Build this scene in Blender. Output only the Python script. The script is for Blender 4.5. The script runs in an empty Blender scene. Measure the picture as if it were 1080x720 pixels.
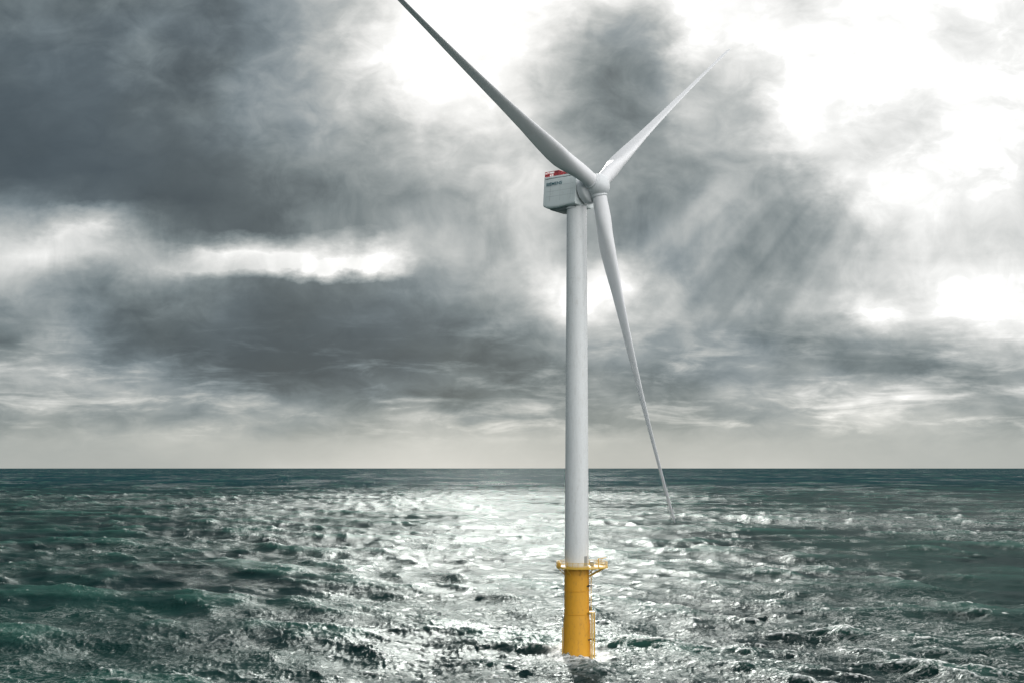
import bpy, bmesh, math, random
import numpy as np
from mathutils import Vector, Matrix

R = math.radians
random.seed(4)
sc = bpy.context.scene
COL = sc.collection

# ------------------------------------------------------------------ camera
FPX = 1044.0                       # focal length in photo pixels (1080 wide)
ZC = 43.8
SUN_AZ, SUN_EL = -.6, 27.0         # azimuth clockwise from +Y
cam = bpy.data.cameras.new('camera')
cam.sensor_width = 36.0
cam.lens = FPX / 1080 * 36.0
cam.shift_y = 133.0 / 1080
cam.clip_start = 1.0
cam.clip_end = 200000.0
camo = bpy.data.objects.new('camera', cam)
COL.objects.link(camo)
camo.location = (0, 0, ZC)
camo.rotation_euler = (R(90), 0, 0)
sc.camera = camo

# ------------------------------------------------------------------ view
sc.view_settings.view_transform = 'Standard'
sc.view_settings.look = 'None'
sc.view_settings.exposure = 0.0
sc.view_settings.gamma = 1.0
sc.render.engine = 'CYCLES'
sc.cycles.use_denoising = True
sc.cycles.max_bounces = 5
sc.cycles.glossy_bounces = 3
sc.cycles.diffuse_bounces = 2
sc.cycles.sample_clamp_direct = 14.0
sc.cycles.sample_clamp_indirect = 3.0
sc.cycles.caustics_reflective = False
sc.cycles.caustics_refractive = False


# ------------------------------------------------------------------ node helper
class NT:
    def __init__(s, tree):
        s.t = tree; s.n = tree.nodes; s.l = tree.links

    def node(s, typ, **kw):
        nd = s.n.new(typ)
        for k, v in kw.items():
            setattr(nd, k, v)
        return nd

    def put(s, sock, v):
        if isinstance(v, bpy.types.NodeSocket):
            s.l.new(v, sock)
        else:
            sock.default_value = v

    def m(s, op, a, b=0.0, c=0.0, clamp=False):
        nd = s.n.new('ShaderNodeMath'); nd.operation = op; nd.use_clamp = clamp
        s.put(nd.inputs[0], a); s.put(nd.inputs[1], b); s.put(nd.inputs[2], c)
        return nd.outputs[0]

    def comb(s, x, y, z=0.0):
        nd = s.n.new('ShaderNodeCombineXYZ')
        s.put(nd.inputs[0], x); s.put(nd.inputs[1], y); s.put(nd.inputs[2], z)
        return nd.outputs[0]

    def noise(s, vec, scale, detail=4, rough=.55, dist=0.0, lac=2.0, col=False):
        nd = s.n.new('ShaderNodeTexNoise')
        s.l.new(vec, nd.inputs['Vector'])
        s.put(nd.inputs['Scale'], scale); nd.inputs['Detail'].default_value = detail
        nd.inputs['Roughness'].default_value = rough
        nd.inputs['Distortion'].default_value = dist
        nd.inputs['Lacunarity'].default_value = lac
        return nd.outputs['Color' if col else 'Fac']

    def rng(s, v, a, b, c=0.0, d=1.0, smooth=True):
        nd = s.n.new('ShaderNodeMapRange')
        nd.interpolation_type = 'SMOOTHSTEP' if smooth else 'LINEAR'
        s.put(nd.inputs[0], v)
        for i, q in enumerate((a, b, c, d)):
            s.put(nd.inputs[i + 1], q)
        return nd.outputs[0]

    def mixf(s, f, a, b):
        nd = s.n.new('ShaderNodeMix'); nd.data_type = 'FLOAT'
        s.put(nd.inputs[0], f); s.put(nd.inputs[2], a); s.put(nd.inputs[3], b)
        return nd.outputs[0]

    def mixc(s, f, a, b, mode='MIX'):
        nd = s.n.new('ShaderNodeMix'); nd.data_type = 'RGBA'; nd.blend_type = mode
        s.put(nd.inputs[0], f); s.put(nd.inputs[6], a); s.put(nd.inputs[7], b)
        return nd.outputs[2]

    def vm(s, op, a, b=(0, 0, 0), scale=1.0):
        nd = s.n.new('ShaderNodeVectorMath'); nd.operation = op
        s.put(nd.inputs[0], a)
        if op != 'SCALE':
            s.put(nd.inputs[1], b)
        else:
            s.put(nd.inputs['Scale'], scale)
        return nd.outputs[0]


def lin(c):
    c /= 255.0
    return c / 12.92 if c <= .04045 else ((c + .055) / 1.055) ** 2.4


def L3(r, g, b):
    return (lin(r), lin(g), lin(b), 1.0)


# ------------------------------------------------------------------ world: broken storm cloud over a Nishita sky
w = bpy.data.worlds.new('World')
sc.world = w
w.use_nodes = True
w.node_tree.nodes.clear()
N = NT(w.node_tree)
tc = N.node('ShaderNodeTexCoord')
sep = N.node('ShaderNodeSeparateXYZ')
N.l.new(tc.outputs['Generated'], sep.inputs[0])
dx, dy, dz = sep.outputs
az = N.m('ARCTAN2', dx, dy)                                   # bearing, 0 = +Y
hl = N.m('SQRT', N.m('ADD', N.m('MULTIPLY', dx, dx), N.m('MULTIPLY', dy, dy)))
tel = N.m('DIVIDE', dz, N.m('MAXIMUM', hl, .001))
am = N.m('MINIMUM', N.m('ABSOLUTE', az), .55)
vv = N.m('DIVIDE', tel, N.m('COSINE', am))
# domain warp, flattened towards the horizon as a cloud layer is
P = N.comb(az, N.m('MULTIPLY', vv, 1.7))
w1 = N.noise(P, 5.0, 5, .55, col=True)
w2 = N.noise(P, 22.0, 4, .6, col=True)
sw1 = N.node('ShaderNodeSeparateColor'); N.l.new(w1, sw1.inputs[0])
sw2 = N.node('ShaderNodeSeparateColor'); N.l.new(w2, sw2.inputs[0])
amp = N.rng(vv, 0.0, .15, .25, 1.0)


def warp(a, b, k1, k2):
    return N.m('MULTIPLY', amp, N.m('ADD', N.m('MULTIPLY', N.m('SUBTRACT', a, .5), k1),
                                    N.m('MULTIPLY', N.m('SUBTRACT', b, .5), k2)))


w3 = N.noise(P, 60.0, 5, .6, col=True)
sw3 = N.node('ShaderNodeSeparateColor'); N.l.new(w3, sw3.inputs[0])
u = N.m('ADD', az, warp(sw1.outputs[0], sw2.outputs[0], .07, .03))
v = N.m('ADD', vv, warp(sw1.outputs[1], sw2.outputs[1], .045, .02))
ROWS = [
 (0,   '10.5 10.5 11 11 11.5 11 10.5 11.5 13 16 20 25 25.5 25.5 25.5 25 22.5 22 25.5 25.5 25.5 24 24.5 25.5 25.5 25 24 23.5'),
 (30,  '10.5 10.5 10.5 10.5 12.5 11 11 11.5 14 18 23 25.5 25.5 25.5 25.5 22.5 17.5 17.5 25 25.5 25.5 25.5 25.5 25.5 25.5 24.5 23.5 24.5'),
 (60,  '9.5 9.5 9.5 9.5 12.5 11 11.5 13 15 20 25 25.5 25.5 25.5 24.5 20 16 15.5 24 22 21 25 24 25.5 25.5 25 24 24'),
 (90,  '8.5 8.5 8.5 9 11 10.5 12 14 15 17 22 25.5 25.5 25.5 23 18.5 14.5 14.5 18 19.5 20 25.5 25.5 25 25.5 25.5 25 25'),
 (120, '7.5 7.5 8 8.5 9 10 11.5 13.5 14.5 16 19 24 24 22.5 22 18 15 14.5 19 18 18.5 25 25 24 22 25 24.5 24'),
 (150, '7 7 7 8 8 8.5 9.5 11.5 13.5 14.5 16.5 18.5 20 21 21 19.5 17 16 17 18 21.5 25 25 22 22 25 25 23.5'),
 (180, '7 7 7 7 7.5 7.5 8 10 12.5 13.5 15 17 18.5 21 21.5 19 17 15 13.5 16.5 16.5 18 24 25.5 25.5 25 24 23'),
 (210, '11 10 8.5 8 7 7 7.5 9 11.5 12.5 13 14.5 16 20 22 19 16 13 13 15.5 15.5 14.5 19 25 25.5 24.5 23.5 23'),
 (240, '16 17 22 16 12 10 8.5 9 12 13 14 16 16.5 19 21 18 15 13 13 14.5 14 14 17 20 23 22 22.5 22'),
 (257, '19 20 22 19 16 14 19 20 20 20 20 18 17.5 18.5 21 19 17 13.5 13.5 14.5 13.5 14 17 20 21.5 22 22 21.5'),
 (268, '20 22 22 20 18 21 25.5 25.5 26 26 26 18 18 18.5 21 20 19 14 13 13 12.5 14.5 17.5 19 20 21.5 21 21'),
 (286, '19 19 19 16 20 22 22 24 25 26 24.5 15.5 16 17.5 20 24 24 18 14 13.5 13 15 18 19.5 20 22.5 23 23'),
 (300, '17 17 15 14 17 14 13 10.5 10 10.5 11.5 13 15 17 20 25.5 25.5 20 15 14 14 16.5 18 19 20 23 24 24.5'),
 (330, '14 15 12 11 11.5 11 9.5 8.5 8.5 9 9 9.5 11 13.5 17 21 22.5 18 16 15.5 15 18 19.5 25.5 21 22.5 25.5 25.5'),
 (360, '12 15 14 10 9.5 8.5 8 7.5 8 8 8 8.5 9 11 12.5 14 16 15 15.5 14.5 12.5 12.5 12 12.5 14.5 16.5 20 24'),
 (390, '18 19 16 13 14 11 9.5 8 8 8.5 8.5 9 10.5 11.5 12 14 15 14 14 14 15 15.5 12.5 12 11.5 13.5 15.5 17'),
 (412, '16.5 16 17 17 15 15 14 13.5 12 11.5 11 11 12 13 12.5 14 16 14 14.5 17 17.5 17.5 18 18.5 18 18 17 18'),
 (438, '16 18 16 15.5 15 14 14.5 15 15 15 17 20.5 16 15.5 16 15 15.5 15.5 15.5 15.5 16 17 18.5 21 20 19 19 17'),
 (460, '17 17 17 17 18 18 18 17 17 18 19 20 19.5 19.5 19 18.5 18 18 18 18 18 18 18 18 18 18 18 18'),
 (492, '17.5 17.5 17.5 17.5 17.5 18 18.5 19.5 20 20.5 21 21 21 20.5 20 19.5 19 19 19.5 19.5 19.5 19.5 19 19 18.5 18.5 18.5 18'),
]
u = N.m('ADD', u, warp(sw3.outputs[0], sw3.outputs[1], .022, .0))
v = N.m('ADD', v, warp(sw3.outputs[1], sw3.outputs[2], .012, .0))
umap = N.m('MULTIPLY_ADD', u, 1.0, .5)                          # ramp position
prev = None
prevv = None
for (y, vals) in ROWS:
    vals = [float(q) / 25.5 for q in vals.split()]
    cr = N.node('ShaderNodeValToRGB')
    r = cr.color_ramp
    r.interpolation = 'CARDINAL'
    while len(r.elements) < len(vals):
        r.elements.new(.5)
    for k, val in enumerate(vals):
        e = r.elements[k]
        e.position = .5 + math.atan((k * 40 - 540) / FPX)
        e.color = (val, val, val, 1)
    N.l.new(umap, cr.inputs[0])
    rowv = (493 - y) / FPX
    s_ = N.node('ShaderNodeSeparateColor'); N.l.new(cr.outputs[0], s_.inputs[0])
    cur = s_.outputs[0]
    if prev is None:
        prev = cur
    else:
        f = N.rng(v, prevv, rowv, 0.0, 1.0, smooth=False)
        prev = N.mixf(f, prev, cur)
    prevv = rowv
field = prev
# fine cloud structure
P2 = N.comb(az, N.m('MULTIPLY', vv, N.rng(vv, .1, .3, 1.9, 1.35)), 3.3)
d1 = N.noise(P2, 8.0, 6, .5, dist=.3)
# wisps: planar projection of a cloud sheet
pl = N.m('DIVIDE', 1.0, N.m('MAXIMUM', N.m('ADD', tel, .09), .02))
P3 = N.comb(N.m('MULTIPLY', N.m('SINE', az), pl), N.m('MULTIPLY', N.m('COSINE', az), pl), .5)
d2 = N.noise(P3, .9, 7, .6, dist=.3)
mid = N.m('MULTIPLY', N.rng(field, .25, .5), N.m('SUBTRACT', 1.0, N.rng(field, .93, 1.02, 0, .75)))
kd = N.m('MULTIPLY_ADD', mid, .24, .05)
hz = N.rng(vv, .01, .06, .12, 1.0)
d3 = N.noise(P2, 27.0, 6, .58, dist=.5)
det = N.m('ADD', N.m('MULTIPLY', N.m('SUBTRACT', d3, .5), .75), N.m('ADD', N.m('MULTIPLY', N.m('SUBTRACT', d1, .5), 1.2), N.m('MULTIPLY', N.m('SUBTRACT', d2, .5), .2)))
field2 = N.m('ADD', field, N.m('MULTIPLY', N.m('MULTIPLY', det, kd), N.m('MULTIPLY', hz, 1.5)))
# rows of small far clouds low over the horizon
d4 = N.noise(N.comb(N.m('MULTIPLY', az, 11.0), N.m('MULTIPLY', vv, 52.0), 1.7), 1.0, 6, .6, dist=.4)
low = N.m('MULTIPLY', N.rng(vv, .022, .045), N.m('SUBTRACT', 1.0, N.rng(vv, .10, .17)))
field2 = N.m('ADD', field2, N.m('MULTIPLY', low, N.m('SUBTRACT', N.rng(d4, .46, .74, -.02, .22), .015)))
# crepuscular shafts fanning down from the bright break upper right
ra, rv = math.atan((1080 - 540) / FPX), (493 + 60) / FPX
th = N.m('ARCTAN2', N.m('SUBTRACT', az, ra), N.m('SUBTRACT', rv, vv))
rn = N.noise(N.comb(th, .7, .2), 14.0, 2, .5)
rmask = N.m('MULTIPLY', N.rng(th, -.98, -.8), N.m('SUBTRACT', 1.0, N.rng(th, -.52, -.34)))
rmask = N.m('MULTIPLY', rmask, N.m('MULTIPLY', N.rng(vv, .06, .17), N.m('SUBTRACT', 1.0, N.rng(vv, .24, .33))))
field3 = N.m('ADD', field2, N.m('MULTIPLY', rmask, N.m('MULTIPLY', N.m('SUBTRACT', rn, .46), .38)))
# beyond the part of the sky the photograph shows: the same broken cloud, brighter behind the viewer
gen = N.m('MULTIPLY_ADD', N.m('SUBTRACT', d2, .5), 1.6, .74)
back = N.rng(dy, .1, -.6, 0.0, .16)
gen = N.m('ADD', gen, back)
gen = N.m('ADD', gen, N.m('MULTIPLY', N.m('SINE', az), .30))
out = N.m('MAXIMUM', N.rng(N.m('ABSOLUTE', az), .52, .85), N.rng(tel, .50, .85))
t = N.mixf(out, field3, gen)
cr = N.node('ShaderNodeValToRGB')
stops = [(.0, (40, 48, 52)), (.27, (68, 79, 84)), (.36, (88, 99, 103)), (.47, (115, 126, 129)), (.60, (148, 156, 157)),
         (.75, (188, 192, 191)), (.88, (225, 226, 224)), (1.0, (255, 255, 253))]
while len(cr.color_ramp.elements) < len(stops):
    cr.color_ramp.elements.new(.5)
for e, (p, c) in zip(cr.color_ramp.elements, stops):
    e.position = p; e.color = L3(*c)
N.l.new(t, cr.inputs[0])
cloud = cr.outputs[0]
# blue-grey in the upper masses, warm grey by the horizon
tint = N.mixc(N.rng(vv, .02, .09), (1.0, 1.0, .965, 1), (1, 1, 1, 1))
cloud = N.mixc(1.0, cloud, tint, 'MULTIPLY')
tn = N.noise(P2, 4.0, 3, .5)
tint2 = N.mixc(N.m('MULTIPLY', N.rng(tn, .42, .6), N.rng(t, .75, .5)), (1, 1, 1, 1), (.96, .995, 1.05, 1))
cloud = N.mixc(1.0, cloud, tint2, 'MULTIPLY')
glow = N.rng(t, .96, 1.15, 1.0, 1.7)
cloud = N.vm('SCALE', cloud, scale=N.m('MULTIPLY', glow, N.rng(dy, .0, -.6, 1.0, 1.55)))
sky = N.node('ShaderNodeTexSky')
sky.sky_type = 'NISHITA'
sky.sun_disc = False
sky.sun_elevation = R(SUN_EL)
sky.sun_rotation = R(SUN_AZ)
bg1 = N.node('ShaderNodeBackground'); N.l.new(sky.outputs[0], bg1.inputs[0]); bg1.inputs[1].default_value = .08
bg2 = N.node('ShaderNodeBackground'); N.l.new(cloud, bg2.inputs[0]); bg2.inputs[1].default_value = 1.0
mx = N.node('ShaderNodeMixShader')
mx.inputs[0].default_value = .97
N.l.new(bg1.outputs[0], mx.inputs[1]); N.l.new(bg2.outputs[0], mx.inputs[2])
wo = N.node('ShaderNodeOutputWorld'); N.l.new(mx.outputs[0], wo.inputs[0])

# ------------------------------------------------------------------ sun
sl = bpy.data.lights.new('sun', 'SUN')
sl.energy = 5.0
sl.angle = R(3.0)
sl.color = (1.0, .97, .92)
so = bpy.data.objects.new('sun', sl)
COL.objects.link(so)
sd = Vector((math.sin(R(SUN_AZ)) * math.cos(R(SUN_EL)), math.cos(R(SUN_AZ)) * math.cos(R(SUN_EL)), math.sin(R(SUN_EL))))
so.rotation_euler = sd.to_track_quat('Z', 'Y').to_euler()
so.location = (0, 0, 300)

# ------------------------------------------------------------------ placement numbers
D = FPX / 4.53
TX = (608.3 - 540) / FPX * D
YAW = .743
TILT = .107
n0 = Vector((math.cos(YAW), -math.sin(YAW), 0))     # where the rotor looks
h0 = Vector((-math.sin(YAW), -math.cos(YAW), 0))    # sideways, towards the viewer
up = Vector((0, 0, 1))
n2 = n0 * math.cos(TILT) + up * math.sin(TILT)
u2 = up * math.cos(TILT) - n0 * math.sin(TILT)

# ------------------------------------------------------------------ sea surface
rng_ = np.random.default_rng(11)


def spectrum_tile(L, n, lmin, lmax, wind, spread, amp_rms, peak, seed, chop):
    """one tile of wind waves between two wavelengths, scaled to an rms height; returns z, dx, dy, fold"""
    g = np.random.default_rng(seed)
    k = 2 * np.pi * np.fft.fftfreq(n, L / n)
    kx, ky = np.meshgrid(k, k, indexing='ij')
    kk = np.hypot(kx, ky); kk[0, 0] = 1
    kp = 2 * np.pi / peak
    S = np.exp(-1.25 * (kp / kk) ** 2) / kk ** 3.6
    cosw = (kx * wind[0] + ky * wind[1]) / kk
    S = S * (np.abs(cosw) ** spread * (cosw > 0) + .025)
    lam = 2 * np.pi / kk
    S = S * (lam <= lmax) * (lam > lmin)
    S[0, 0] = 0
    a = np.sqrt(S) * (g.normal(size=(n, n)) + 1j * g.normal(size=(n, n)))
    z = np.fft.ifft2(a)
    sc_ = amp_rms / np.std(z.real)
    a = a * sc_
    z = np.fft.ifft2(a).real
    ddx = np.fft.ifft2(-1j * kx / kk * a).real * chop
    ddy = np.fft.ifft2(-1j * ky / kk * a).real * chop
    jxx = 1 - np.fft.ifft2(kx * kx / kk * a).real * chop
    jyy = 1 - np.fft.ifft2(ky * ky / kk * a).real * chop
    jxy = -np.fft.ifft2(kx * ky / kk * a).real * chop
    return z, -ddx, -ddy, jxx, jyy, jxy


def sample(tile, L, x, y, fields):
    n = tile[0].shape[0]
    fx = (x / L * n) % n; fy = (y / L * n) % n
    i0 = fx.astype(np.int64) % n; j0 = fy.astype(np.int64) % n
    tx = fx - np.floor(fx); ty = fy - np.floor(fy)
    i1 = (i0 + 1) % n; j1 = (j0 + 1) % n
    return [tile[f][i0, j0] * (1 - tx) * (1 - ty) + tile[f][i1, j0] * tx * (1 - ty)
            + tile[f][i0, j1] * (1 - tx) * ty + tile[f][i1, j1] * tx * ty for f in fields]


def rot2(a, x, y):
    return x * math.cos(a) - y * math.sin(a), x * math.sin(a) + y * math.cos(a)


# rings: even steps on the view's depression near, geometric beyond
ys = np.concatenate([np.arange(420, 14, -.62), np.geomspace(14, .45, 70)])
dist = FPX * ZC / ys
az_f = np.linspace(-R(36), R(36), 1750)
az_c = np.linspace(R(36), 2 * np.pi - R(36), 130)[1:-1]
azs = np.concatenate([az_f, az_c])
nr, na = len(dist), len(azs)
Dg, Ag = np.meshgrid(dist, azs, indexing='ij')
X0 = (Dg * np.sin(Ag)).ravel(); Y0 = (Dg * np.cos(Ag)).ravel()
dr = np.abs(np.gradient(dist))
spacing = np.repeat(dr, na)
coarse = (np.abs(((Ag + np.pi) % (2 * np.pi)) - np.pi) > R(37)).ravel()
spacing = np.where(coarse, np.maximum(spacing, 8.0 * Dg.ravel() / 150), spacing)


def gs(px, d):      # ground point at distance d under bearing of photo column px
    a = math.atan((px - 540) / FPX)
    return d * math.sin(a), d * math.cos(a)


WD = (-.45, -.89)       # waves run towards the viewer and a little left
BANDS = [               # L, n, lmin, lmax, rms height, peak, rotation, spread
    (947.0, 512, 38, 300, .8, 95, .0, 3.0, 1, .9),
    (401.0, 512, 11, 38, .50, 40, .3, 3.0, 2, 1.0),
    (139.0, 512, 3.4, 11, .15, 12, -.25, 2.5, 3, .95),
    (47.0, 512, .9, 3.4, .058, 4, .15, 1.5, 4, .8),
]
Z = np.zeros_like(X0); DX = np.zeros_like(X0); DY = np.zeros_like(X0)
JXX = np.ones_like(X0); JYY = np.ones_like(X0); JXY = np.zeros_like(X0)
lost = np.zeros_like(X0)
# gustiness: broad patches of rougher and calmer water
gt = spectrum_tile(2300.0, 256, 120, 900, (.3, 1), 0, 1.0, 500, 77, 0)[0]


def gust_at(x, y):
    return sample((gt,), 2300.0, x * .8, y * .45, (0,))[0]


gust = gust_at(X0, Y0)
for (L, n, l0, l1, rms, pk, ang, spr, sd_, chop) in BANDS:
    wd = rot2(ang * .0, *WD)
    tile = spectrum_tile(L, n, l0, l1, wd, spr, rms, pk, sd_, chop)
    xr, yr = rot2(ang, X0, Y0)
    f = sample(tile, L, xr, yr, (0, 1, 2, 3, 4, 5))
    wgt = np.clip((l1 / np.maximum(spacing ** .62, .01) - 1.0) / 2.5, 0, 1)
    wgt = wgt * (1 + .22 * np.clip(gust, -.9, 1.2) * (1 if l1 < 40 else .3))
    lx, ly = rot2(-ang, f[1], f[2])
    Z += f[0] * wgt; DX += lx * wgt; DY += ly * wgt
    c, s = math.cos(-ang), math.sin(-ang)
    axx, ayy, axy = f[3] - 1, f[4] - 1, f[5]
    JXX += wgt * (axx * c * c - 2 * axy * c * s + ayy * s * s)
    JYY += wgt * (axx * s * s + 2 * axy * c * s + ayy * c * c)
    JXY += wgt * ((axx - ayy) * c * s + axy * (c * c - s * s))
    lost += (1 - np.clip(wgt, 0, 1)) * (1.0 if l1 < 40 else .4)
fold = JXX * JYY - JXY ** 2
# foam where crests fold over, in streaks; a churned collar round the foundation
foam = np.clip((.60 - fold) / .27, 0, 1) * np.clip(1.25 - Y0 / 1300, .35, 1)

foam = foam * np.clip(.75 + .35 * gust, .25, 1.3)
rb = np.hypot(X0 - TX, Y0 - D)
foam = np.clip(foam + 2.2 * np.exp(-((rb - 3.3) / 3.2) ** 2) + .8 * np.exp(-((X0 - TX + 1) / 5.0) ** 2 - ((Y0 - D + 6) / 11.0) ** 2), 0, 1)
lost = lost / lost.max()
phi = np.arctan2(Y0 - D, X0 - TX)
Z += .75 * np.exp(-((rb - 3.6) / 1.1) ** 2) * (.55 + .3 * np.sin(5 * phi + 1) + .25 * np.sin(13 * phi))

co = np.stack([X0 + DX, Y0 + DY, Z], 1)
idx = np.arange(nr * na).reshape(nr, na)
a_ = idx[:-1, :]; b_ = idx[1:, :]
a2 = np.roll(a_, -1, 1); b2 = np.roll(b_, -1, 1)
quads = np.stack([a_, a2, b2, b_], -1).reshape(-1, 4)
# closing cap under the camera
cap_c = nr * na
co = np.vstack([co, [[0, 0, 0]]])
tris = np.stack([idx[0], np.full(na, cap_c), np.roll(idx[0], -1)], -1)
me = bpy.data.meshes.new('sea')
nv = len(co); nq = len(quads); ntri = len(tris)
me.vertices.add(nv)
me.vertices.foreach_set('co', co.astype(np.float32).ravel())
me.loops.add(nq * 4 + ntri * 3)
me.loops.foreach_set('vertex_index', np.concatenate([quads.ravel(), tris.ravel()]).astype(np.int32))
me.polygons.add(nq + ntri)
me.polygons.foreach_set('loop_start', np.concatenate([np.arange(nq) * 4, nq * 4 + np.arange(ntri) * 3]).astype(np.int32))
me.polygons.foreach_set('use_smooth', np.ones(nq + ntri, dtype=bool))
me.update(calc_edges=True)
for nm, arr in (('foam', foam), ('lost', lost), ('gust', gust)):
    at = me.attributes.new(nm, 'FLOAT', 'POINT')
    at.data.foreach_set('value', np.append(arr, 0).astype(np.float32))
sea = bpy.data.objects.new('sea', me)
COL.objects.link(sea)
sea['kind'] = 'structure'
sea['label'] = 'choppy dark green sea with whitecaps and sun glitter'

mt = bpy.data.materials.new('sea_water'); mt.use_nodes = True
mt.node_tree.nodes.clear()
N = NT(mt.node_tree)
geo = N.node('ShaderNodeNewGeometry')
pos = geo.outputs['Position']


def attr(nm):
    a = N.node('ShaderNodeAttribute'); a.attribute_name = nm
    return a.outputs['Fac']


fo, lo, gu = attr('foam'), attr('lost'), attr('gust')
# ripples too small for the mesh, and the near wavelets
cross = N.vm('MULTIPLY', pos, (.62, 1.0, 1.0))
b1 = N.noise(cross, .55, 6, .62, dist=.4)
b2 = N.noise(cross, 2.1, 4, .6, dist=.3)
b3 = N.noise(N.vm('MULTIPLY', pos, (.018, .05, .1)), 1.0, 6, .62, dist=.2)      # far crests
posy0 = N.node('ShaderNodeSeparateXYZ'); N.l.new(pos, posy0.inputs[0]); pos_y = posy0.outputs[1]
hgt = N.m('ADD', N.m('MULTIPLY', b1, 1.3), N.m('MULTIPLY', b2, .4))
hgt = N.m('ADD', hgt, N.m('MULTIPLY', N.m('MULTIPLY', b3, lo), N.rng(pos_y, 700, 2600, 11.0, 9.0)))
b4 = N.noise(N.vm('MULTIPLY', pos, (.08, .2, .1)), 1.0, 7, .66, dist=.5)
hgt = N.m('ADD', hgt, N.m('MULTIPLY', N.m('MULTIPLY', b4, N.m('ADD', lo, .12)), 4.5))
paw = N.noise(N.vm('MULTIPLY', pos, (.008, .022, 0)), 1.0, 5, .6, dist=.8)
hgt_s = N.m('ADD', N.rng(paw, .36, .64, .45, 1.25), N.m('MULTIPLY', gu, .12))
bump = N.node('ShaderNodeBump')
N.l.new(N.m('MULTIPLY', hgt_s, 1.0, clamp=True), bump.inputs['Strength'])
bump.inputs['Distance'].default_value = .5
N.l.new(hgt, bump.inputs['Height'])
deep = N.noise(pos, .012, 3, .5)
wcol = N.mixc(N.rng(deep, .35, .65), L3(7, 29, 31), L3(12, 44, 41))
sepz = N.node('ShaderNodeSeparateXYZ'); N.l.new(pos, sepz.inputs[0])
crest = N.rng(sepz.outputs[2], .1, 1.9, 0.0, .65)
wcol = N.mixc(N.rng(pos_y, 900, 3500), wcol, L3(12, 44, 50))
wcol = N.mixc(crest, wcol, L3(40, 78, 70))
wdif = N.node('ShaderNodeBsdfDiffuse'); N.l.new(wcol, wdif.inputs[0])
wgl = N.node('ShaderNodeBsdfGlossy'); wgl.inputs[0].default_value = (.93, 1.0, .99, 1)
posy = N.node('ShaderNodeSeparateXYZ'); N.l.new(pos, posy.inputs[0])
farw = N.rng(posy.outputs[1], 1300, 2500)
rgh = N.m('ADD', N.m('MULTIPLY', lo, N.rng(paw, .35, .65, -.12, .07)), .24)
rgh = N.m('SUBTRACT', rgh, N.m('MULTIPLY', farw, .10))  # far roughness lowered to darken the cloud-shaded band
rgh = N.m('ADD', rgh, N.m('MULTIPLY', gu, .02))
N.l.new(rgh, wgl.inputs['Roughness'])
N.l.new(bump.outputs[0], wgl.inputs['Normal']); N.l.new(bump.outputs[0], wdif.inputs['Normal'])
far_shade = N.rng(posy.outputs[1], 1500, 2800, 1.0, .45)  # cloud shadow on the distant sea, put into weaker reflectance
fr = N.node('ShaderNodeFresnel'); fr.inputs[0].default_value = 1.333
N.l.new(bump.outputs[0], fr.inputs['Normal'])
# wind-roughened water never reaches mirror reflectance at grazing view: facets hide one another
frc = N.m('MULTIPLY', N.m('SUBTRACT', 1.0, N.m('EXPONENT', N.m('MULTIPLY', fr.outputs[0], -2.2))), N.m('MULTIPLY', far_shade, .12))
water = N.node('ShaderNodeMixShader')
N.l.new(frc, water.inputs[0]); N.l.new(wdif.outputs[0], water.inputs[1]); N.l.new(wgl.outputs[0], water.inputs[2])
foamb = N.node('ShaderNodeBsdfPrincipled')
foamb.inputs['Base Color'].default_value = (.86, .88, .87, 1)
foamb.inputs['Roughness'].default_value = .7
N.l.new(bump.outputs[0], foamb.inputs['Normal'])
ft = N.noise(N.vm('MULTIPLY', pos, (.5, .8, 1)), 1.1, 6, .7, dist=.6)
ff = N.m('MULTIPLY', fo, N.rng(ft, .34, .60))
# old foam drawn out in thin lacy streaks
lace = N.noise(N.vm('MULTIPLY', pos, (.10, .20, .1)), 1.0, 7, .68, dist=1.2)
thin = N.m('MULTIPLY', N.rng(N.m('ABSOLUTE', N.m('SUBTRACT', lace, .5)), .022, .004), N.rng(N.m('ADD', N.m('MULTIPLY', gu, .10), deep), .50, .75, 0, .35))
ff = N.m('MAXIMUM', ff, thin, clamp=True)
ms = N.node('ShaderNodeMixShader')
N.l.new(ff, ms.inputs[0]); N.l.new(water.outputs[0], ms.inputs[1]); N.l.new(foamb.outputs[0], ms.inputs[2])
mo = N.node('ShaderNodeOutputMaterial'); N.l.new(ms.outputs[0], mo.inputs[0])
me.materials.append(mt)


# ------------------------------------------------------------------ materials for the turbine
def paint(name, rgb, rough=.35, dirt=.12, dirt_col=(.25, .22, .18), scale=.35, streak=6.0, coat=0.0, metallic=0.0):
    m_ = bpy.data.materials.new(name); m_.use_nodes = True
    m_.node_tree.nodes.clear()
    K = NT(m_.node_tree)
    tc_ = K.node('ShaderNodeTexCoord')
    p_ = K.vm('MULTIPLY', tc_.outputs['Object'], (streak, streak, 1.0))
    a1 = K.noise(p_, scale, 6, .65)
    a2_ = K.noise(tc_.outputs['Object'], 1.6, 5, .6)
    f_ = K.m('MULTIPLY', K.m('MULTIPLY', K.rng(a1, .45, .75), K.rng(a2_, .3, .7)), dirt)
    c_ = K.mixc(f_, (*rgb, 1), (*dirt_col, 1))
    b_s = K.node('ShaderNodeBsdfPrincipled')
    K.l.new(c_, b_s.inputs['Base Color'])
    K.l.new(K.m('MULTIPLY_ADD', a2_, .15, rough - .07), b_s.inputs['Roughness'])
    b_s.inputs['Coat Weight'].default_value = coat
    b_s.inputs['Metallic'].default_value = metallic
    o_ = K.node('ShaderNodeOutputMaterial'); K.l.new(b_s.outputs[0], o_.inputs[0])
    return m_


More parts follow.
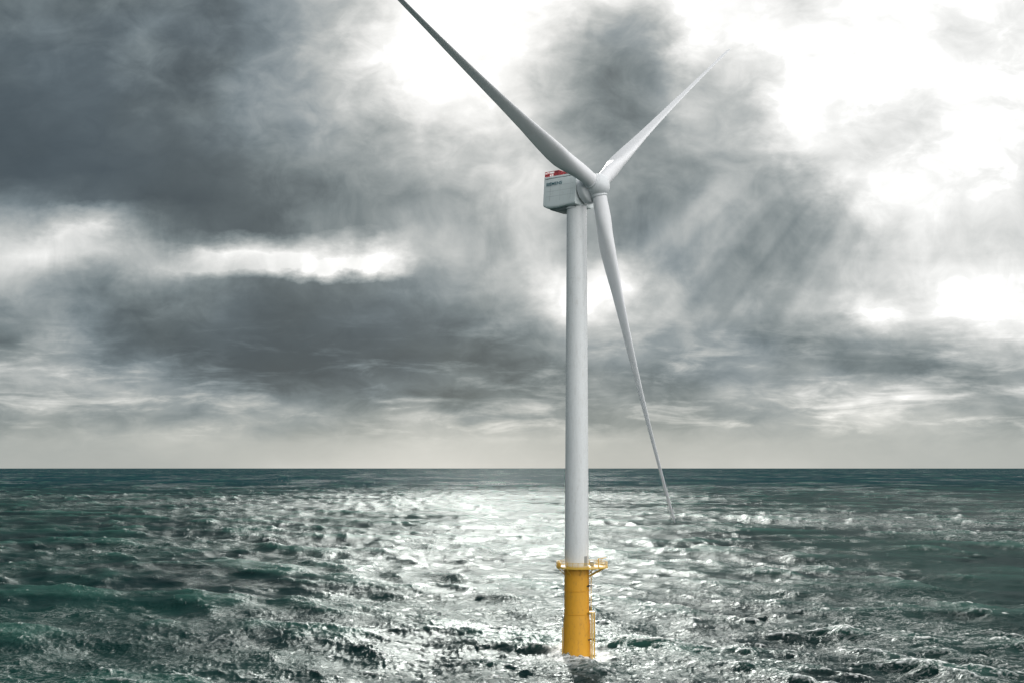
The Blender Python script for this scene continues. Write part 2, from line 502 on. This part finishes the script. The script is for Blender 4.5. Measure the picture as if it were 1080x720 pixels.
M_TOWER = paint('tower_paint', (.70, .72, .735), .28, .35)
M_BLADE = paint('blade_gelcoat', (.82, .82, .85), .5, .15, scale=.2, streak=2.0)
M_NAC = paint('nacelle_paint', (.76, .82, .83), .42, .2)
M_HUB = paint('hub_paint', (.72, .74, .77), .3, .15)
M_YEL = paint('yellow_paint', (.70, .34, .02), .5, 1.0, (.42, .20, .03), .5, 3.0)
M_YEL2 = paint('yellow_steel', (.66, .42, .06), .45, .35, (.4, .22, .05), .8, 3.0)
M_RED = paint('red_paint', (.50, .05, .06), .45, .3)
M_DARK = paint('dark_rubber', (.035, .045, .05), .6, .2)
M_SEAM = paint('seam_grey', (.50, .55, .57), .5, .2)
M_BELLY = paint('belly_grey', (.26, .29, .30), .6, .2)
M_GREY = paint('galvanised_grating', (.25, .27, .28), .5, .3)
M_LOGO = paint('logo_paint', (.05, .17, .21), .45, .1)
M_GROWTH = paint('marine_growth', (.36, .20, .03), .7, .5)


# ------------------------------------------------------------------ mesh helpers
def link(name, bm, mat, parent=None, smooth=True, bev=None):
    me_ = bpy.data.meshes.new(name)
    bmesh.ops.recalc_face_normals(bm, faces=bm.faces)
    bm.to_mesh(me_); bm.free()
    me_.materials.append(mat)
    if smooth:
        for p_ in me_.polygons:
            p_.use_smooth = True
        me_.set_sharp_from_angle(angle=R(38))
    o = bpy.data.objects.new(name, me_)
    COL.objects.link(o)
    if parent is not None:
        o.parent = parent
    if bev:
        md = o.modifiers.new('Bevel', 'BEVEL'); md.width = bev; md.segments = 3; md.limit_method = 'ANGLE'
    return o


def frame(origin, ax):
    """matrix whose z axis is ax"""
    q = Vector(ax).normalized().to_track_quat('Z', 'Y')
    return Matrix.Translation(origin) @ q.to_matrix().to_4x4()


def lathe(bm, prof, mat4=Matrix(), seg=64, cap=True):
    rings = []
    for (z, r_) in prof:
        rings.append([bm.verts.new(mat4 @ Vector((r_ * math.cos(2 * math.pi * k / seg), r_ * math.sin(2 * math.pi * k / seg), z))) for k in range(seg)])
    for A, B in zip(rings[:-1], rings[1:]):
        for k in range(seg):
            bm.faces.new((A[k], A[(k + 1) % seg], B[(k + 1) % seg], B[k]))
    if cap:
        bm.faces.new(rings[0][::-1]); bm.faces.new(rings[-1])


def tube(bm, a, b, r_, seg=10):
    a, b = Vector(a), Vector(b)
    lathe(bm, [(0, r_), ((b - a).length, r_)], frame(a, b - a), seg)


def polytube(bm, pts, r_, seg=8, closed=False):
    pts = [Vector(p) for p in pts]
    n_ = len(pts); rings = []
    for i, p in enumerate(pts):
        t_ = (pts[(i + 1) % n_] - pts[i - 1]) if closed or 0 < i < n_ - 1 else (pts[min(i + 1, n_ - 1)] - pts[max(i - 1, 0)])
        t_.normalize()
        sx = t_.cross(up)
        if sx.length < 1e-3:
            sx = t_.cross(Vector((0, 1, 0)))
        sx.normalize(); sy = t_.cross(sx).normalized()
        rings.append([bm.verts.new(p + sx * r_ * math.cos(2 * math.pi * k / seg) + sy * r_ * math.sin(2 * math.pi * k / seg)) for k in range(seg)])
    for i in range(n_ if closed else n_ - 1):
        A, B = rings[i], rings[(i + 1) % n_]
        for k in range(seg):
            bm.faces.new((A[k], A[(k + 1) % seg], B[(k + 1) % seg], B[k]))
    if not closed:
        bm.faces.new(rings[0][::-1]); bm.faces.new(rings[-1])


def box(bm, c, s, mat4=Matrix()):
    bmesh.ops.create_cube(bm, size=1.0, matrix=mat4 @ Matrix.Translation(c) @ Matrix.Diagonal((*s, 1)))


# ------------------------------------------------------------------ the wind turbine
turbine = bpy.data.objects.new('wind_turbine', None)
COL.objects.link(turbine)
turbine.location = (TX, D, 0)
turbine['label'] = 'white three-bladed offshore wind turbine on a yellow foundation standing in the sea'
turbine['category'] = 'wind turbine'
# everything below is in the turbine's own frame: origin at the waterline on the tower axis

# foundation: yellow transition piece, wider skirt below
ZP = 20.6
bm = bmesh.new()
lathe(bm, [(-8, 3.3), (.6, 3.2), (7.6, 3.12), (9.4, 2.93), (9.8, 2.9), (ZP, 2.86)], seg=96)
tp = link('foundation', bm, M_YEL, turbine)
bm = bmesh.new()
lathe(bm, [(-2.2, 3.31), (-.3, 3.27), (.3, 3.225)], seg=96, cap=False)
link('growth_band', bm, M_GROWTH, tp)
for z in (9.9, 15.3):
    bm = bmesh.new()
    lathe(bm, [(z, 2.95), (z + .03, 3.0), (z + .12, 3.0), (z + .15, 2.95)], seg=96, cap=False)
    link('weld_flange', bm, M_YEL, tp)

# tower: tapered tube with flanges
H0, H1 = ZP + .35, 104.2
bm = bmesh.new()
prof = []
for k in range(41):
    f = k / 40
    prof.append((H0 + (H1 - H0) * f, 2.76 + (2.32 - 2.76) * f ** 1.25))
lathe(bm, prof, seg=128)
tower = link('tower', bm, M_TOWER, turbine)
for f in (.0, .27, .56, .8):
    bm = bmesh.new()
    z = H0 + (H1 - H0) * f + .02
    rr = 2.76 + (2.32 - 2.76) * f ** 1.25
    lathe(bm, [(z, rr - .02), (z + .02, rr + .025), (z + .1, rr + .025), (z + .12, rr - .02)], seg=128, cap=False)
    link('section_seam', bm, M_TOWER, tower)
bm = bmesh.new()
fr_ = frame(Vector((0, 0, 0)), up)
dd = Vector((.72, -.69, 0)).normalized()
md_ = Matrix.Translation(dd * 2.72 + Vector((0, 0, ZP + 1.75))) @ Matrix.Rotation(math.atan2(dd.y, dd.x), 4, 'Z')
box(bm, (0, 0, 0), (.24, 1.0, 2.2), md_)
link('door', bm, M_GREY, tower, bev=.04)

# work platform, offset to the right where the landing bay is
plat = bpy.data.objects.new('work_platform', None)
COL.objects.link(plat); plat.parent = turbine; plat.location = (0, 0, ZP)
outline = []
for k in range(48):
    a = 2 * math.pi * k / 48
    r_ = 4.75
    x, y = r_ * math.cos(a), r_ * math.sin(a)
    if x > 1.0:                                     # the square lay-down bay
        x = 1.0 + (x - 1.0) * 1.66
        y = y * (1.0 if abs(y) > 3 else 1.0)
    outline.append((x, y))
bm = bmesh.new()
lo_ = [bm.verts.new((x, y, .0)) for x, y in outline]
hi_ = [bm.verts.new((x, y, .34)) for x, y in outline]
bm.faces.new(lo_[::-1]); bm.faces.new(hi_)
for k in range(48):
    q = (k + 1) % 48
    bm.faces.new((lo_[k], lo_[q], hi_[q], hi_[k]))
link('deck', bm, M_YEL2, plat)
for k in range(8):
    a = 2 * math.pi * k / 8 + .2
    bm = bmesh.new()
    tube(bm, (2.9 * math.cos(a), 2.9 * math.sin(a), -1.5), (4.5 * math.cos(a), 4.5 * math.sin(a), -.02), .1)
    link('bracket', bm, M_YEL2, plat)
for y in (-.8, .8):
    bm = bmesh.new()
    tube(bm, (2.85, y, -2.0), (6.4, y, -.02), .12)
    link('bracket', bm, M_YEL2, plat)
bm = bmesh.new()
ins = [(x * .985, y * .985) for x, y in outline]
for z in (.75, 1.1, 1.45):
    polytube(bm, [(x, y, z) for x, y in ins], .05, closed=True)
for k in range(0, 48, 2):
    tube(bm, (ins[k][0], ins[k][1], .34), (ins[k][0], ins[k][1], 1.46), .05, 6)
for k in range(48):
    q = (k + 1) % 48
    A, B = Vector((*ins[k], .36)), Vector((*ins[q], .36))
    vs = [bm.verts.new(p_) for p_ in (A, B, B + Vector((0, 0, .2)), A + Vector((0, 0, .2)))]
    bm.faces.new(vs)
link('railing', bm, M_YEL2, plat)
cr_ = bmesh.new()
tube(cr_, (4.9, -1.6, .34), (4.9, -1.6, 2.3), .16); tube(cr_, (4.9, -1.6, 2.2), (6.7, -2.1, 2.55), .1)
tube(cr_, (4.9, -1.6, 1.2), (6.0, -1.9, 2.4), .06)
link('davit_crane', cr_, M_YEL2, plat)
bm = bmesh.new()
box(bm, (-4.1, -1.0, .85), (.7, 1.0, 1.0)); box(bm, (-4.2, -.9, 1.5), (.3, .3, .5))
link('equipment_cabinet', bm, M_YEL2, plat, bev=.04)
bm = bmesh.new()
box(bm, (3.6, .9, .9), (.9, 1.1, 1.1))
link('equipment_cabinet', bm, M_GREY, plat, bev=.04)

# boat landing on the right side: two fender tubes, ladder between, stubs to the pile
bl = bpy.data.objects.new('boat_landing', None)
COL.objects.link(bl); bl.parent = turbine
al = R(-22)
ox, oy = math.cos(al), math.sin(al)
px_, py_ = -oy, ox
for s in (-1, 1):
    bm = bmesh.new()
    base = Vector((ox * 4.0 + px_ * s * .85, oy * 4.0 + py_ * s * .85, 0))
    tube(bm, base + Vector((0, 0, -3)), base + Vector((0, 0, 10.6)), .17, 14)
    link('fender', bm, M_YEL2, bl)
for z in (4.2, 10.4, 16.6):
    bm = bmesh.new()
    for s in (-1, 1):
        tube(bm, (ox * 2.7 + px_ * s * .85, oy * 2.7 + py_ * s * .85, z - .1), (ox * 4.0 + px_ * s * .85, oy * 4.0 + py_ * s * .85, z), .13, 10)
    tube(bm, (ox * 4.0 - px_ * .85, oy * 4.0 - py_ * .85, z), (ox * 4.0 + px_ * .85, oy * 4.0 + py_ * .85, z), .1, 10)
    if z > 5:
        box(bm, (ox * 3.6, oy * 3.6, z + .12), (1.3, 1.7, .12))
    link('strut', bm, M_DARK if z != 10.4 else M_YEL2, bl)
bm = bmesh.new()
for s in (-1, 1):
    b0 = Vector((ox * 3.5 + px_ * s * .3, oy * 3.5 + py_ * s * .3, 0))
    tube(bm, b0 + Vector((0, 0, -2)), b0 + Vector((0, 0, ZP)), .05, 8)
for k in range(70):
    z = -1.5 + k * .31
    tube(bm, (ox * 3.5 - px_ * .3, oy * 3.5 - py_ * .3, z), (ox * 3.5 + px_ * .3, oy * 3.5 + py_ * .3, z), .03, 6)
link('ladder', bm, M_YEL2, bl)
bm = bmesh.new()
for a in (R(160), R(196)):
    p0 = Vector((math.cos(a) * 3.5, math.sin(a) * 3.5, -3))
    tube(bm, p0, p0 + Vector((0, 0, 9.5)), .11, 10)
link('cable_tube', bm, M_YEL2, turbine)

# ---- nacelle
MN = Matrix((( n0.x, h0.x, 0, 0), (n0.y, h0.y, 0, 0), (0, 0, 1, 0), (0, 0, 0, 1)))   # local x = forward, y = towards viewer
nac_e = bpy.data.objects.new('nacelle', None)
COL.objects.link(nac_e); nac_e.parent = turbine
nac_e.matrix_local = Matrix.Translation((0, 0, 107.5)) @ MN @ Matrix.Rotation(R(4), 4, 'Y') @ Matrix.Translation((0, 0, -107.5))
# body: rounded box section lofted along x
def nsec(x, w_, zb, zt, rc):
    pts = []
    cx = [(w_ / 2 - rc, zt - rc, 0), (-w_ / 2 + rc, zt - rc, 90), (-w_ / 2 + rc, zb + rc * 1.6, 180), (w_ / 2 - rc, zb + rc * 1.6, 270)]
    for (cy, cz, a0) in cx:
        for k in range(7):
            a = R(a0 + 15 * k)
            rz = rc if a0 < 180 else rc * 1.6
            pts.append(Vector((x, cy + rc * math.cos(a), cz + rz * math.sin(a))))
    return pts
secs = [nsec(-7.5, 6.2, 105.0, 111.05, .5), nsec(-7.35, 6.6, 104.6, 111.15, .45), nsec(-6.2, 6.8, 104.1, 110.95, .4),
        nsec(-3, 6.9, 104.0, 110.95, .4), nsec(0, 6.9, 104.25, 110.95, .4), nsec(2.35, 6.9, 104.35, 110.95, .4), nsec(2.45, 6.7, 104.5, 111.1, .4)]
bm = bmesh.new()
rings = [[bm.verts.new(p_) for p_ in s_] for s_ in secs]
for A, B in zip(rings[:-1], rings[1:]):
    for k in range(len(A)):
        bm.faces.new((A[k], A[(k + 1) % len(A)], B[(k + 1) % len(A)], B[k]))
bm.faces.new(rings[0][::-1]); bm.faces.new(rings[-1])
house = link('housing', bm, M_NAC, nac_e)
bm = bmesh.new()       # panel seams on the sides
for s in (-1, 1):
    for z in (106.7, 107.9, 109.1):
        box(bm, (-2.3, s * 3.452, z), (8.2, .03, .05))
    for x in (-5.2, -2.2, .9):
        box(bm, (x, s * 3.455, 107.9), (.05, .03, 4.6))
link('panel_seam', bm, M_SEAM, house, smooth=False)
bm = bmesh.new()       # dark belly cover under the rear
rs = []
for (x, w_, z0, z1) in [(-6.3, 4.6, 104.3, 104.0), (-5.4, 5.4, 104.2, 103.7), (-3.4, 5.6, 104.1, 103.5), (-1.5, 5.4, 104.1, 103.55), (1.6, 4.8, 104.3, 103.9)]:
    rs.append([bm.verts.new(p_) for p_ in ((x, -w_ / 2, z0), (x, w_ / 2, z0), (x, w_ / 2 - .5, z1), (x, -w_ / 2 + .5, z1))])
for A, B in zip(rs[:-1], rs[1:]):
    for k in range(4):
        bm.faces.new((A[k], A[(k + 1) % 4], B[(k + 1) % 4], B[k]))
bm.faces.new(rs[0][::-1]); bm.faces.new(rs[-1])
link('belly_cover', bm, M_BELLY, nac_e)
bm = bmesh.new()
lathe(bm, [(103.6, 2.34), (103.7, 2.52), (104.4, 2.52)], Matrix(), 64)
link('yaw_ring', bm, M_TOWER, nac_e)
# lettering on both sides
def lettering(word, size, stretch, loc, flip):
    cu = bpy.data.curves.new('lettering', 'FONT'); cu.body = word; cu.size = size
    cu.extrude = .012; cu.align_x = 'CENTER'; cu.align_y = 'CENTER'; cu.offset = .02
    tmp = bpy.data.objects.new('lettering_tmp', cu); COL.objects.link(tmp)
    dg = bpy.context.evaluated_depsgraph_get()
    m_ = bpy.data.meshes.new_from_object(tmp.evaluated_get(dg))
    bpy.data.objects.remove(tmp); bpy.data.curves.remove(cu)
    m_.name = 'lettering'; m_.materials.clear(); m_.materials.append(M_LOGO)
    o = bpy.data.objects.new('lettering', m_); COL.objects.link(o); o.parent = nac_e
    # +X of the text runs towards the nose for a viewer on the +y side
    xa = Vector((1 if flip else -1, 0, 0)); za = Vector((0, 1 if flip else -1, 0)); ya = Vector((0, 0, 1))
    o.matrix_local = Matrix.Translation(loc) @ Matrix(((xa.x * stretch, ya.x, za.x, 0), (xa.y, ya.y, za.y, 0), (xa.z, ya.z, za.z, 0), (0, 0, 0, 1)))
    return o
lettering('SIEMENS', .95, 1.35, (-4.1, 3.475, 109.55), True)
lettering('SIEMENS', .95, 1.35, (-4.1, -3.475, 109.55), False)
# roof deck: red helihoist railing and coolers
bm = bmesh.new()
box(bm, (-2.5, 0, 111.14), (9.4, 6.98, .42))
deckr = link('roof_deck', bm, M_NAC, nac_e, bev=.03)
bm = bmesh.new()
def rail_loop(pts, z0, z1, bm):
    for z in (z0 + (z1 - z0) * .55, z1):
        polytube(bm, [(x, y, z) for x, y in pts], .07, closed=True)
    for i in range(len(pts)):
        A, B = Vector((*pts[i], 0)), Vector((*pts[(i + 1) % len(pts)], 0))
        nn = max(1, int((B - A).length / 1.1))
        for k in range(nn):
            p_ = A.lerp(B, k / nn)
            tube(bm, (p_.x, p_.y, z0), (p_.x, p_.y, z1), .06, 6)
rail_loop([(-7.1, -3.4), (-7.1, 3.4), (-2.9, 3.4), (-2.9, -3.4)], 111.34, 112.5, bm)
for s in (-1, 1):      # solid kick panels of the hoist deck
    box(bm, (-6.3, s * 3.42, 111.7), (1.4, .05, .5)); box(bm, (-3.9, s * 3.42, 111.7), (1.2, .05, .5))
box(bm, (-7.12, 0, 111.75), (.05, 6.8, .55))
link('hoist_railing', bm, M_RED, nac_e)
bm = bmesh.new()
rail_loop([(-2.7, -3.3), (-2.7, 3.3), (1.9, 3.3), (1.9, -3.3)], 111.34, 112.0, bm)
link('roof_railing', bm, M_RED, nac_e)
bm = bmesh.new()
box(bm, (-4.0, 1.6, 112.05), (1.7, 2.2, 1.3)); box(bm, (-1.2, .4, 111.8), (2.0, 3.4, .8)); box(bm, (.9, 1.0, 111.7), (1.2, 1.6, .6))
link('roof_cooler', bm, paint('dark_red_paint', (.16, .03, .04), .5, .3), nac_e, bev=.08)
bm = bmesh.new()
tube(bm, (-6.6, -1.5, 111.3), (-6.6, -1.5, 113.7), .05); tube(bm, (-6.6, -1.9, 113.5), (-6.6, -1.1, 113.5), .05)
link('wind_vane', bm, M_GREY, nac_e)

# ---- generator, hub, spinner: along the tilted rotor axis (turbine frame)
AX0 = Vector((0, 0, 107.45))
MA = frame(AX0, n2)
bm = bmesh.new()
lathe(bm, [(2.3, 3.0), (2.42, 3.05), (2.55, 3.1)], MA, 96)
link('cooling_gap', bm, M_DARK, turbine)
bm = bmesh.new()
lathe(bm, [(2.56, 2.9), (2.57, 3.22), (2.65, 3.3), (3.9, 3.36), (4.15, 3.28), (4.4, 3.0), (4.6, 2.6), (4.95, 2.3)], MA, 96)
link('generator', bm, M_HUB, turbine)
bm = bmesh.new()
lathe(bm, [(4.9, 2.2), (5.1, 2.4), (5.5, 2.6), (6.1, 2.68), (6.9, 2.6), (7.6, 2.35), (8.15, 1.95), (8.55, 1.4), (8.75, .75), (8.82, .12)], MA, 96)
hub = link('hub', bm, M_HUB, turbine)

HUBC = AX0 + n2 * 6.1
Rr = 78.8
PB = 4.25
BEND = [.19, -.2, .4]
AZ = [1.223, 1.223 + 2 * math.pi / 3 - .009, 1.223 + 4 * math.pi / 3 - .006]


def interp(tab, s):
    return float(np.interp(s, [q[0] for q in tab], [q[1] for q in tab]))


CH = [(0, 3.3), (.05, 3.3), (.08, 3.5), (.12, 4.0), (.16, 4.4), (.19, 4.4), (.24, 4.0), (.32, 3.15), (.42, 2.45), (.55, 1.85), (.7, 1.25), (.85, .9), (.94, .9), (.985, .75), (1, .2)]
TH = [(0, 1.0), (.05, 1.0), (.08, .92), (.12, .66), (.17, .47), (.24, .36), (.35, .28), (.5, .23), (.7, .19), (1, .17)]
TW = [(0, 13), (.15, 13), (.3, 11), (.6, 6), (1, 2)]
PITCH = 70.0
POFF = [(-30, 38), (0, 8), (-19, 8)]     # each blade is trimmed on its own bearing; root offset, span-wise torsion


def airfoil(npt, tc_, blend):
    """closed loop, x in chord (0 nose..1 tail), y thickness; blend 0 circle..1 airfoil"""
    pts = []
    for k in range(npt):
        a = 2 * math.pi * k / npt
        xc = .5 + .5 * math.cos(a)            # tail at a=0
        sgn = 1 if a <= math.pi else -1
        yt = 5 * tc_ * (.2969 * math.sqrt(max(xc, 0)) - .126 * xc - .3516 * xc ** 2 + .2843 * xc ** 3 - .1036 * xc ** 4)
        yc = .035 * math.sin(math.pi * xc)
        pa = Vector((xc, sgn * yt + yc, 0))
        pc = Vector((xc, .5 * math.sin(a), 0))
        pts.append(pc.lerp(pa, blend))
    return pts


for b in range(3):
    th = AZ[b]
    dvec = (math.cos(th) * u2 + math.sin(th) * h0).normalized()
    tang = dvec.cross(n2).normalized()
    bm = bmesh.new()
    NS, NP = 260, 96
    rings = []
    for i in range(NS + 1):
        s = .022 + (1 - .022) * (i / NS) ** 1.12
        c = interp(CH, s); tc_ = interp(TH, s)
        bl_ = min(max((s - .05) / .11, 0), 1); bl_ = bl_ * bl_ * (3 - 2 * bl_)
        beta = R(interp(TW, s) + PITCH + POFF[b][0] + POFF[b][1] * s)
        le = tang * math.cos(beta) + n2 * math.sin(beta)        # towards the leading edge
        sn = dvec.cross(le).normalized()
        ctr = HUBC + dvec * (Rr * s) + n2 * ((PB + BEND[b]) * s * s)
        piv = .5 + (.33 - .5) * bl_
        ring = []
        for p_ in airfoil(NP, tc_, bl_):
            ring.append(bm.verts.new(ctr + le * ((piv - p_.x) * c) + sn * (p_.y * c * (1.0))))
        rings.append(ring)
    for A, B in zip(rings[:-1], rings[1:]):
        for k in range(NP):
            bm.faces.new((A[k], A[(k + 1) % NP], B[(k + 1) % NP], B[k]))
    bm.faces.new(rings[0][::-1]); bm.faces.new(rings[-1])
    bl_o = link('blade', bm, M_BLADE, turbine)
    bm = bmesh.new()
    lathe(bm, [(1.3, 1.8), (2.0, 1.85), (2.45, 1.83), (2.52, 1.7)], frame(HUBC, dvec), 64)
    link('blade_bearing', bm, M_HUB, hub)
